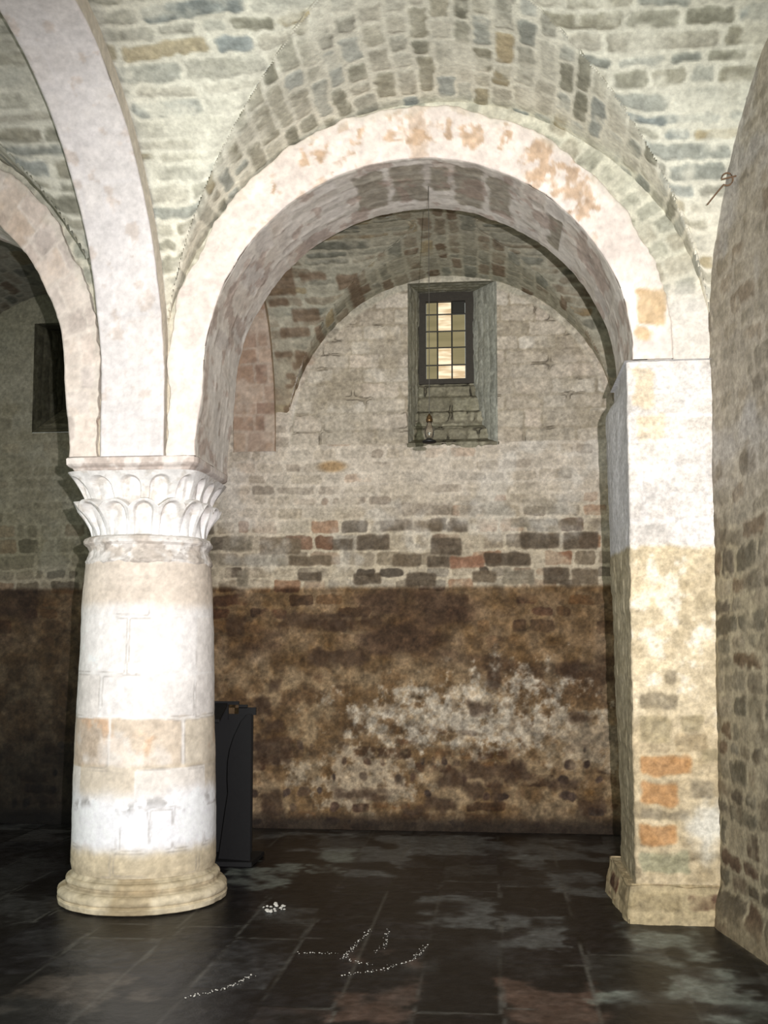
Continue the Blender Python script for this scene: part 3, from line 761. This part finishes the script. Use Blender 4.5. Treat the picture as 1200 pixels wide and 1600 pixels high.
# capital: two tiers of scooped leaves, round below and square above
def capital():
    z0, zm, z1 = 2.215, 2.430, 2.605
    nth = 640; nz = 170
    th = np.linspace(0, 2 * PI, nth + 1); zv = np.linspace(z0, z1, nz)
    TH, Z = np.meshgrid(th, zv)
    def supr(t, e):
        return 1.0 / (np.abs(np.cos(t)) ** e + np.abs(np.sin(t)) ** e) ** (1.0 / e)
    # perimeter coordinate: 4 leaves per face, measured along the square
    tt = (TH + PI / 4) % (PI / 2) - PI / 4                      # -45..45 within a face
    sq = np.tan(tt)                                             # -1..1 along the face
    blend_u = sst(z0, z1, Z)
    lineu = sq * (.35 + .65 * blend_u) + (tt / (PI / 4)) * (.65 - .65 * blend_u)
    face = np.floor((TH + PI / 4) / (PI / 2))
    # body radius: lower tier flares out to a lip, pulls in, upper tier flares to the slab
    fl_ = (lineu + 1) / 2 * 4 + 1.0
    fl_ = fl_ - np.floor(fl_) - .5
    zmv = zm + .012 - .050 * (2 * np.abs(fl_)) ** 2.2
    tl = np.clip((Z - z0) / (zmv - z0), 0, 1); tu = np.clip((Z - zmv) / (z1 - zmv), 0, 1)
    rl = .358 + .062 * tl ** 2.2
    ru = .352 + .070 * tu ** 1.5
    blend = sst(-.008, .008, Z - zmv)
    e = 2.0 + 5.0 * np.clip((Z - z0) / (z1 - z0), 0, 1) ** 1.6
    S_ = supr(TH, e)
    r = (rl * (1 - blend) + ru * blend) * (1 + (S_ - 1) * 1.0)
    dep = np.zeros_like(r); shade = np.zeros_like(r)
    for tier, (za, zb, off, dd) in enumerate(((z0 + .0, zm - .012, .5, .050), (zm - .06, z1 - .028, 0., .050))):
        q = (lineu + 1) / 2 * 4 + off
        q = q % 4 if False else q
        f = (q + .5) - np.floor(q + .5) - .5                    # -.5..+.5 about each leaf centre
        cell = .18
        x = f * cell
        hw = .060
        top = zb
        # arched scoop: rounded head of radius hw
        zc = top - hw
        dist = np.where(Z > zc, np.hypot(x, Z - zc), np.abs(x)) - hw
        inside = sst(.004, -.004, dist)
        fade = np.clip((Z - za) / (top - za), 0, 1) ** 1.1
        own = (blend if tier else 1 - blend)
        dep = np.maximum(dep, own * inside * dd * (.25 + .9 * fade) * ((Z >= za) & (Z <= zb + .01)))
        # a slight bulge of the tongue inside the scoop
        bul = np.cos(np.clip(x / hw, -1, 1) * PI / 2) * .016 * own * inside * (1 - fade * .8) * ((Z >= za) & (Z <= zb + .01))
        r = r + bul
    # lower lip follows the leaf heads: between heads the wall recedes
    r = r - dep
    P = np.stack([CX + r * np.cos(TH), CY + r * np.sin(TH), Z], -1)
    n1 = fbm(P, .16, 151); n2 = fbm(P, .05, 152)
    c = np.array([218., 214, 210]) + ((n1 - .5) * 34)[..., None]
    c = mix(c, np.array([186., 176, 164]), sst(.54, .66, n2) * .5)
    c = mix(c, np.array([232., 230, 228]), sst(2.36, 2.28, Z) * .6)
    r2 = (n1 - .5) * .010 + (n2 - .5) * .006
    P[..., 0] += r2 * np.cos(TH); P[..., 1] += r2 * np.sin(TH)
    P[:, -1] = P[:, 0]
    a = Acc(); a.grid(P, c)
    cobj('capital', a, M_plaster, label='scalloped leaf capital')
capital()

def slab():
    # moulded abacus: square loft of (half width, z)
    prof = [(.20, 2.600), (.352, 2.600), (.362, 2.606), (.372, 2.615), (.380, 2.628), (.400, 2.640), (.410, 2.650), (.412, 2.684), (.405, 2.692), (.20, 2.694)]
    pr = np.array(prof); seg = np.hypot(*np.diff(pr, axis=0).T); pl = np.concatenate([[0], np.cumsum(seg)])
    tv = np.unique(np.concatenate([np.linspace(0, pl[-1], 60), pl]))
    hw = np.interp(tv, pl, pr[:, 0]); z = np.interp(tv, pl, pr[:, 1])
    per = np.linspace(0, 4, 4 * 70 + 1)
    U, K = np.meshgrid(per, np.arange(len(tv)))
    f = (U % 1) * 2 - 1; s = np.floor(U) % 4
    x = np.where(s == 0, f, np.where(s == 1, 1, np.where(s == 2, -f, -1)))
    y = np.where(s == 0, -1, np.where(s == 1, f, np.where(s == 2, 1, -f)))
    # slightly rounded, chipped corners
    l = np.hypot(x, y); cr = 1 - .035 * sst(1.30, 1.414, l)
    P = np.stack([CX + hw[K] * x * cr, CY + hw[K] * y * cr, z[K]], -1)
    n1 = fbm(P, .12, 161); n2 = fbm(P, .04, 162)
    c = np.array([216., 206, 198]) + ((n2 - .5) * 44)[..., None]
    c = mix(c, np.array([168., 150, 138]), sst(.55, .62, n1) * .5)
    c = mix(c, np.array([130., 118, 108]), sst(2.685, 2.693, P[..., 2]) * sst(.45, .55, n1) * .6)
    P[..., 2] += (n1 - .5) * .008
    g = 1 + (n1 - .5) * .018
    P[..., 0] = CX + (P[..., 0] - CX) * g; P[..., 1] = CY + (P[..., 1] - CY) * g
    a = Acc(); a.grid(P, c)
    cobj('abacus', a, M_plaster, label='square moulded slab on top of the capital')
slab()

# ================================================================ RIGHT PIER
pier = empty('stone_pier', (1.0, 6.4, 0), label='square rubble pier against the right wall, limewashed above and ochre below', category='pier')
def strip(path, z0, z1, step, colfn, taper=None):
    """vertical surface over a plan path, corners rounded by sampling"""
    p = np.array(path, float)
    seg = np.hypot(*np.diff(p, axis=0).T); pl = np.concatenate([[0], np.cumsum(seg)])
    tu = np.unique(np.concatenate([np.linspace(0, pl[-1], int(pl[-1] / step)), pl]))
    x = np.interp(tu, pl, p[:, 0]); y = np.interp(tu, pl, p[:, 1])
    zs = axis(z0, z1, step)
    K, Z = np.meshgrid(np.arange(len(tu)), zs)
    P = np.stack([x[K], y[K], Z], -1)
    if taper: P = taper(P)
    c, h = colfn(P, tu[K], Z)
    P = P + normals(P) * h[..., None]
    return P, c
def rounded(pts, r, n=5):
    out = [pts[0]]
    for a_, b_, c_ in zip(pts, pts[1:], pts[2:]):
        a_, b_, c_ = map(np.array, (a_, b_, c_))
        d0 = (a_ - b_) / np.linalg.norm(a_ - b_); d1 = (c_ - b_) / np.linalg.norm(c_ - b_)
        for t in np.linspace(0, 1, n):
            out.append(tuple((b_ + d0 * r) * (1 - t) ** 2 + b_ * 2 * t * (1 - t) + (b_ + d1 * r) * t ** 2))
    out.append(pts[-1]); return out
pier_rows = list(np.array([.10, .22, .33, .41, .50, .57, .68, .80, .93, 1.07, 1.2, 1.33, 1.46, 1.6, 1.73, 1.86, 1.98, 2.12, 2.27, 2.42, 2.58, 2.73, 2.88, 3.02, 3.12, 3.3]))
def pier_col(P, u, Z):
    c, h, ins, d, R = stones(P, u, Z, 175, [(160, 142, 112), (178, 160, 130), (146, 132, 106), (188, 170, 138), (134, 122, 100)], (202, 184, 152), amp=.014, row=(.1, .15), ln=(.20, .38), joint=.026, rad=.022, warp=.014, rows=pier_rows, var=8)
    n1 = fbm(P, .35, 176); n2 = fbm(P, .09, 177)
    front = sst(.03, .0, P[..., 1] - 6.14 - .075 * sst(3.1, .5, Z))
    # mottled middle
    midm = sst(1.0, 1.2, Z) * sst(2.2, 2.1, Z)
    c = mix(c, np.array([204., 188, 158]) + ((n2 - .5) * 90)[..., None], midm * .8)
    c = mix(c, np.array([232., 222, 204]), sst(.54, .62, n2 * .6 + n1 * .4) * midm * .8 * front)
    # ochre stones of the lower left corner
    och = 0 * ins * front * sst(1.10, 1.02, P[..., 0]) * sst(.42, .46, Z) * sst(.96, .93, Z) * (R[1] > .15)
    c = mix(c, np.array([176., 118, 62]) + ((n2 - .5) * 60)[..., None], och * .85)
    c = mix(c, np.array([186., 168, 136]) + ((n2 - .5) * 80)[..., None], sst(1.2, 1.0, Z) * .45)
    c = blocks(c, P, P[..., 0], Z, [b for b in PIER if b[4] < 4], [(172, 128, 84), (150, 146, 118), (158, 144, 114), (138, 126, 104)], .85, seed=201, jit=.05, where=front)
    # white salts low right
    c = mix(c, np.array([222., 218, 206]), front * sst(.17, .03, np.hypot((P[..., 0] - 1.19), (Z - .52) * .8) + .16 * (n2 - .5)) * .85)
    # limewashed upper part
    wash = sst(2.10, 2.14, Z + .05 * (n2 - .5))
    wc = np.array([226., 221, 218]) + ((n2 - .5) * 70)[..., None] + ((n1 - .5) * 50)[..., None]
    c = mix(c, wc, wash * (.90 - .16 * ins))
    c = mix(c, np.array([216., 194, 160]), front * wash * sst(.11, .06, np.abs(P[..., 0] - .85) + .1 * (n2 - .5)) * 0)
    c = blocks(c, P, P[..., 0], Z, [b for b in PIER if b[4] == 4], [0, 0, 0, 0, (216, 196, 166)], .8, seed=205, jit=.09, where=front, rad=.04)
    c = mix(c, np.array([170., 164, 156]), wash * sst(.010, .002, np.abs(d)) * sst(.54, .62, n2) * .3)
    # narrow inner face: greyer stone
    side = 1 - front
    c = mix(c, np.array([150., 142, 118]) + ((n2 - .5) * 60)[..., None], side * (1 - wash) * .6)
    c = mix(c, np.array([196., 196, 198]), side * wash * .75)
    h = h * (1 - .5 * wash) + rough(P, .010, .3, 178)
    return c, h
def tap(P):
    P = P.copy(); Z = P[..., 2]
    m = sst(1.0, .8, P[..., 0])
    P[..., 1] += .07 * sst(3.1, .5, Z) * sst(6.6, 6.2, P[..., 1])
    back = sst(6.2, 6.8, P[..., 1])
    P[..., 0] += m * ((-.010) * Z / 3.0 * (1 - back) + back * (-.05 * sst(.3, 3.0, Z) + .055 * sst(3.02, 3.14, Z)))
    return P
path = rounded([(1.27, 6.90), (.78, 6.90), (.785, 6.14), (1.27, 6.14)], .022)
def taper_dir(P): return tap(P)
P, c = strip(path, .16, 3.20, .0095, pier_col, taper_dir)
a = Acc(); a.grid(P, c)
# top ledge under the arch springing
tp = np.array([[(.76, 6.10, 3.195), (1.30, 6.10, 3.195)], [(.76, 6.88, 3.195), (1.30, 6.88, 3.195)]], float)
a.grid(tp, np.full((2, 2, 3), 205.))
def pobj(name, acc, **k):
    me = acc.mesh(name); me.transform(__import__('mathutils').Matrix.Translation((-1.0, -6.4, 0)))
    return obj(name, me, M_rubble, pier, **k)
pobj('pier_shaft', a)
def plinth_col(P, u, Z):
    c, h, ins, d, R = stones(P, u, Z, 185, [(140, 122, 92), (112, 84, 60), (150, 134, 104), (92, 66, 50)], (182, 164, 130), amp=.018, row=(.1, .15), ln=(.18, .3), joint=.035, rad=.03, warp=.02, rows=[.0, .05, .18, .4], var=8)
    n2 = fbm(P, .09, 187)
    c = mix(c, np.array([176., 160, 126]), sst(.46, .6, n2) * .5)
    return c, h + rough(P, .016, .15, 188)
def flare(P):
    P = P.copy(); k = sst(.20, .0, P[..., 2]) * .03
    P[..., 1] -= k * (P[..., 1] < 6.3); P[..., 0] -= k * .8 * (P[..., 0] < .9)
    return P
ppath = rounded([(1.25, 6.98), (.71, 6.98), (.755, 6.20), (1.25, 6.20)], .03)
P, c = strip(ppath, -.01, .215, .009, plinth_col, flare)
a = Acc(); a.grid(P, c)
t0 = np.stack(np.meshgrid(np.linspace(.73, 1.24, 50), np.linspace(6.19, 6.98, 70)), -1)
P = np.concatenate([t0, np.full(t0.shape[:2] + (1,), .205)], -1)
P[..., 2] += rough(P, .02, .12, 189)
c = np.array([170., 154, 122]) + ((fbm(P, .08, 190) - .5) * 60)[..., None]
a.grid(P, c)
pobj('plinth', a, label='low rubble plinth daubed with mortar')

# ================================================================ simple solids
def prism(pts2, place, thick):
    """extrude a 2D outline; place(x, y, t) -> 3D"""
    bm = bmesh.new()
    a_ = [bm.verts.new(place(x, y, 0)) for x, y in pts2]
    b_ = [bm.verts.new(place(x, y, thick)) for x, y in pts2]
    bm.faces.new(a_); bm.faces.new(b_[::-1])
    n = len(pts2)
    for i in range(n):
        bm.faces.new((a_[i], b_[i], b_[(i + 1) % n], a_[(i + 1) % n]))
    bmesh.ops.recalc_face_normals(bm, faces=bm.faces)
    return bm
def to_obj(bm, name, mat, parent=None, bevel=0, smooth=False, **k):
    if bevel:
        bmesh.ops.bevel(bm, geom=list(bm.edges), offset=bevel, segments=2, affect='EDGES', clamp_overlap=True)
    me = bpy.data.meshes.new(name); bm.to_mesh(me); bm.free()
    if smooth:
        for p in me.polygons: p.use_smooth = True
    return obj(name, me, mat, parent, **k)
def box_bm(x0, x1, y0, y1, z0, z1, bm=None):
    bm = bm or bmesh.new()
    v = [bm.verts.new(p) for p in ((x0, y0, z0), (x1, y0, z0), (x1, y1, z0), (x0, y1, z0), (x0, y0, z1), (x1, y0, z1), (x1, y1, z1), (x0, y1, z1))]
    for f in ((0, 3, 2, 1), (4, 5, 6, 7), (0, 1, 5, 4), (1, 2, 6, 5), (2, 3, 7, 6), (3, 0, 4, 7)):
        bm.faces.new([v[i] for i in f])
    return bm
def tube_bm(pts, r, n=8, bm=None):
    bm = bm or bmesh.new()
    pts = [Vector(p) for p in pts]; rings = []
    for i, p in enumerate(pts):
        t = (pts[min(i + 1, len(pts) - 1)] - pts[max(i - 1, 0)]).normalized()
        a_ = t.orthogonal().normalized() if abs(t.z) < .9 else t.cross(Vector((0, 1, 0))).normalized()
        b_ = t.cross(a_).normalized()
        rr = r[i] if isinstance(r, (list, tuple)) else r
        rings.append([bm.verts.new(p + (a_ * math.cos(2 * PI * k / n) + b_ * math.sin(2 * PI * k / n)) * rr) for k in range(n)])
    for q, s in zip(rings, rings[1:]):
        for k in range(n):
            bm.faces.new((q[k], q[(k + 1) % n], s[(k + 1) % n], s[k]))
    bm.faces.new(rings[0][::-1]); bm.faces.new(rings[-1])
    bmesh.ops.recalc_face_normals(bm, faces=bm.faces)
    return bm
def lathe_bm(prof, n=24):
    bm = bmesh.new(); rings = []
    for r, z in prof:
        rings.append([bm.verts.new((r * math.cos(2 * PI * k / n), r * math.sin(2 * PI * k / n), z)) for k in range(n)])
    for q, s in zip(rings, rings[1:]):
        for k in range(n):
            bm.faces.new((q[k], q[(k + 1) % n], s[(k + 1) % n], s[k]))
    bm.faces.new(rings[0][::-1]); bm.faces.new(rings[-1])
    bmesh.ops.recalc_face_normals(bm, faces=bm.faces)
    return bm

# ================================================================ WINDOW
win = empty('window_1', (-.43, YN, 4.38), kind='structure', label='small leaded window of three by five yellowish panes')
def wl(bm):   # world -> window local
    bmesh.ops.translate(bm, verts=bm.verts, vec=(.43, -YN, -4.38)); return bm
GX0, GX1, GZ0, GZ1 = -.613, -.247, 4.012, 4.745
fr = bmesh.new()
y0, y1 = YN - .035, YN + .04
box_bm(FX0 - .02, GX0, y0, y1, FZ0, FZ1 + .02, fr); box_bm(GX1, FX1 + .02, y0, y1, FZ0, FZ1 + .02, fr)
box_bm(GX0, GX1, y0, y1, GZ1, FZ1 + .02, fr); box_bm(GX0, GX1, y0, y1, FZ0, GZ0, fr)
to_obj(wl(fr), 'window_frame', M_oak, win)
cw = [GX0, -.505, -.372, GX1]
ch = [GZ0, GZ0 + .135, GZ0 + .30, GZ0 + .455, GZ0 + .615, GZ1]
lb = bmesh.new()
for x in cw[1:-1]: tube_bm([(x, YN + .0, GZ0), (x, YN + .0, GZ1)], .007, 6, lb)
for z in ch[1:-1]: tube_bm([(GX0, YN - .004, z), (GX1, YN - .004, z)], .0065, 6, lb)
to_obj(wl(lb), 'lead_lattice', M_lead, win)
def pane_mat(name, c1, c2, s1, s2, scale):
    m = bpy.data.materials.new(name); m.use_nodes = True
    n, l = m.node_tree.nodes, m.node_tree.links
    b = n['Principled BSDF']; b.inputs['Roughness'].default_value = .25
    b.inputs['Base Color'].default_value = (*[v * .4 for v in c1], 1)
    tc = n.new('ShaderNodeTexCoord'); mp = n.new('ShaderNodeMapping'); mp.inputs['Scale'].default_value = (.5, 1, 3)
    no = n.new('ShaderNodeTexNoise'); no.inputs['Scale'].default_value = scale; no.inputs['Detail'].default_value = 3
    l.new(tc.outputs['Object'], mp.inputs['Vector']); l.new(mp.outputs['Vector'], no.inputs['Vector'])
    cr = n.new('ShaderNodeValToRGB'); cr.color_ramp.elements[0].position = .38; cr.color_ramp.elements[1].position = .6
    cr.color_ramp.elements[0].color = (*[v * s1 for v in c1], 1); cr.color_ramp.elements[1].color = (*[v * s2 for v in c2], 1)
    l.new(no.outputs['Fac'], cr.inputs['Fac']); l.new(cr.outputs['Color'], b.inputs['Emission Color'])
    b.inputs['Emission Strength'].default_value = 1.0
    return m
M_pd = pane_mat('daylit_amber_glass', (.20, .17, .085), (.24, .20, .105), .85, 1.0, 3)
M_pb = pane_mat('sunlit_clear_glass', (.62, .45, .26), (.95, .84, .60), .9, 1.0, 9)
for i in range(3):
    for j in range(5):
        bright = (i == 1 and j in (0, 1, 4, 3)) or (i == 2 and j == 0)
        b = box_bm(cw[i] + .004, cw[i + 1] - .004, YN + .006, YN + .010, ch[j] + .004, ch[j + 1] - .004)
        if i == 2 and j == 4:
            to_obj(wl(b), 'pane', M_lead, win, label='blackened pane'); continue
        to_obj(wl(b), 'pane', M_pb if bright else M_pd, win, **({'label': 'bright sunlit pane'} if bright else {}))

# ================================================================ LECTERN
lec = empty('lectern', (-1.95, 7.62, 0), label='black board lectern standing half hidden behind the column', category='lectern')
def L(bm):
    bmesh.ops.translate(bm, verts=bm.verts, vec=(1.95, -7.62, 0)); return bm
out = [(-1.985, .03), (-1.738, .03), (-1.738, 1.065), (-1.77, 1.068), (-1.82, 1.01), (-1.875, .90), (-1.905, .81), (-1.92, .72), (-1.922, .60), (-1.915, .50), (-1.935, .38)]
to_obj(L(prism(out, lambda x, z, t: (x, 7.50 + t + (x + 1.765) * -.25, z), .024)), 'side_panel', M_dark2, lec, bevel=.002)
out = [(-2.32, .03), (-2.27, .03), (-2.27, .9), (-2.23, 1.08), (-2.32, 1.10)]
to_obj(L(prism([(7.50, .03), (7.82, .03), (7.82, 1.10), (7.74, 1.08), (7.62, .90), (7.52, .7)], lambda y, z, t: (-2.30 + t, y, z), .024)), 'side_panel', M_dark2, lec, bevel=.002)
bb = bmesh.new()
box_bm(-2.28, -1.80, 7.80, 7.825, .03, 1.045, bb)
to_obj(L(bb), 'back_panel', M_dark, lec)
# sloping top with a grip hole
tb = bmesh.new()
def rail(x0, x1, s0, s1):
    vs = []
    for t in (0, .022):
        for (x, s) in ((x0, s0), (x1, s0), (x1, s1), (x0, s1)):
            vs.append(tb.verts.new((x, 7.56 + .30 * s, 1.00 + .14 * s + t)))
    for f in ((0, 3, 2, 1), (4, 5, 6, 7), (0, 1, 5, 4), (1, 2, 6, 5), (2, 3, 7, 6), (3, 0, 4, 7)): tb.faces.new([vs[i] for i in f])
# raised back rail with hole, seen over the shelf
box_bm(-2.28, -1.985, 7.79, 7.81, 1.0, 1.14, tb); box_bm(-1.905, -1.775, 7.79, 7.81, 1.04, 1.095, tb)
box_bm(-1.985, -1.905, 7.79, 7.81, 1.115, 1.14, tb); box_bm(-1.905, -1.84, 7.79, 7.81, 1.09, 1.115, tb)
to_obj(L(tb), 'top_rail', M_dark, lec)
tb = bmesh.new(); rail(-2.28, -1.99, 0, .75)
to_obj(L(tb), 'book_rest', M_dark, lec)
to_obj(L(box_bm(-2.33, -1.715, 7.44, 7.86, .0, .032)), 'foot_plate', M_dark, lec, bevel=.003)

# ================================================================ HANGING LAMP
LXp, LYp, LZp = -.395, 6.50, 2.815
lamp = empty('hanging_lamp', (LXp, LYp, LZp), label='small glass sanctuary lamp hanging on a cord before the window', category='lamp')
to_obj(tube_bm([(0, 0, .165), (.001, 0, .9), (0, 0, 1.655)], .0022, 6), 'cord', M_cord, lamp)
gl = plain('lamp_glass', (.45, .42, .36), .05, 0, 0, .97)
to_obj(lathe_bm([(.008, .015), (.022, .02), (.030, .045), (.032, .07), (.024, .10), (.016, .115), (.016, .13), (.010, .133)]), 'glass', gl, lamp, smooth=True)
to_obj(lathe_bm([(.040, .0), (.046, .006), (.040, .014), (.022, .02), (.012, .03)]), 'foot', M_black, lamp, smooth=True, label='black metal foot')
to_obj(lathe_bm([(.014, .128), (.021, .134), (.021, .15), (.016, .158), (.018, .163), (.008, .175), (.004, .185)]), 'cap', M_brass, lamp, smooth=True, label='dark brass cap')

# ================================================================ IRONWORK AND CRUMBS
hk = []
for t in np.linspace(0, 1.7 * PI, 18):
    hk.append((wallx(5.72) - .045 - .03 * math.cos(t), 5.72, 4.08 + .035 * math.sin(t)))
hk = [(wallx(5.72) + .02, 5.72, 4.10)] + hk + [(wallx(5.72) - .10, 5.73, 4.01), (wallx(5.72) - .15, 5.74, 3.95)]
to_obj(tube_bm(hk, .0045, 6), 'iron_hook', M_iron, smooth=True, label='rusty curled iron hook high in the right wall corner', category='hook')

rg = random.Random(5)
def chunk(bm, x, y, s):
    r = bmesh.ops.create_icosphere(bm, subdivisions=1, radius=s)
    for v in r['verts']:
        v.co = Vector((v.co.x * rg.uniform(.8, 1.5), v.co.y * rg.uniform(.8, 1.3), v.co.z * rg.uniform(.5, .8))) + Vector((x, y, s * .4))
    return bm
bm = bmesh.new()
for k in range(22): chunk(bm, -1.31 + rg.gauss(0, .03), 6.30 + rg.gauss(0, .05), rg.uniform(.004, .014))
to_obj(bm, 'plaster_crumbs', M_chip, kind='stuff', label='small heap of white plaster crumbs on the dark floor right of the column', category='crumbs')
bm = bmesh.new()
def trail(pts, n, sc=.0042, jit=.009):
    n = int(n * 1.6)
    for k in range(n):
        t = k / n * (len(pts) - 1); i = int(t); f = t - i
        x = pts[i][0] * (1 - f) + pts[i + 1][0] * f; y = pts[i][1] * (1 - f) + pts[i + 1][1] * f
        chunk(bm, x + rg.gauss(0, jit), y + rg.gauss(0, jit), rg.uniform(.4, 1) * sc * rg.choice((.5, .8, 1)))
trail([(-.69, 5.9), (-.74, 5.55), (-.76, 5.35), (-.60, 5.25)], 40)
trail([(-.36, 5.62), (-.42, 5.35), (-.55, 5.18), (-.75, 5.08)], 46)
trail([(-1.15, 5.05), (-1.22, 4.85), (-1.38, 4.68)], 40)
trail([(-1.0, 5.42), (-.8, 5.43)], 14)
trail([(-.60, 5.9), (-.58, 5.65), (-.62, 5.45)], 16)
to_obj(bm, 'plaster_crumbs', M_chip, kind='stuff', label='broken trails of pale plaster crumbs curving across the middle of the dark floor', category='crumbs')
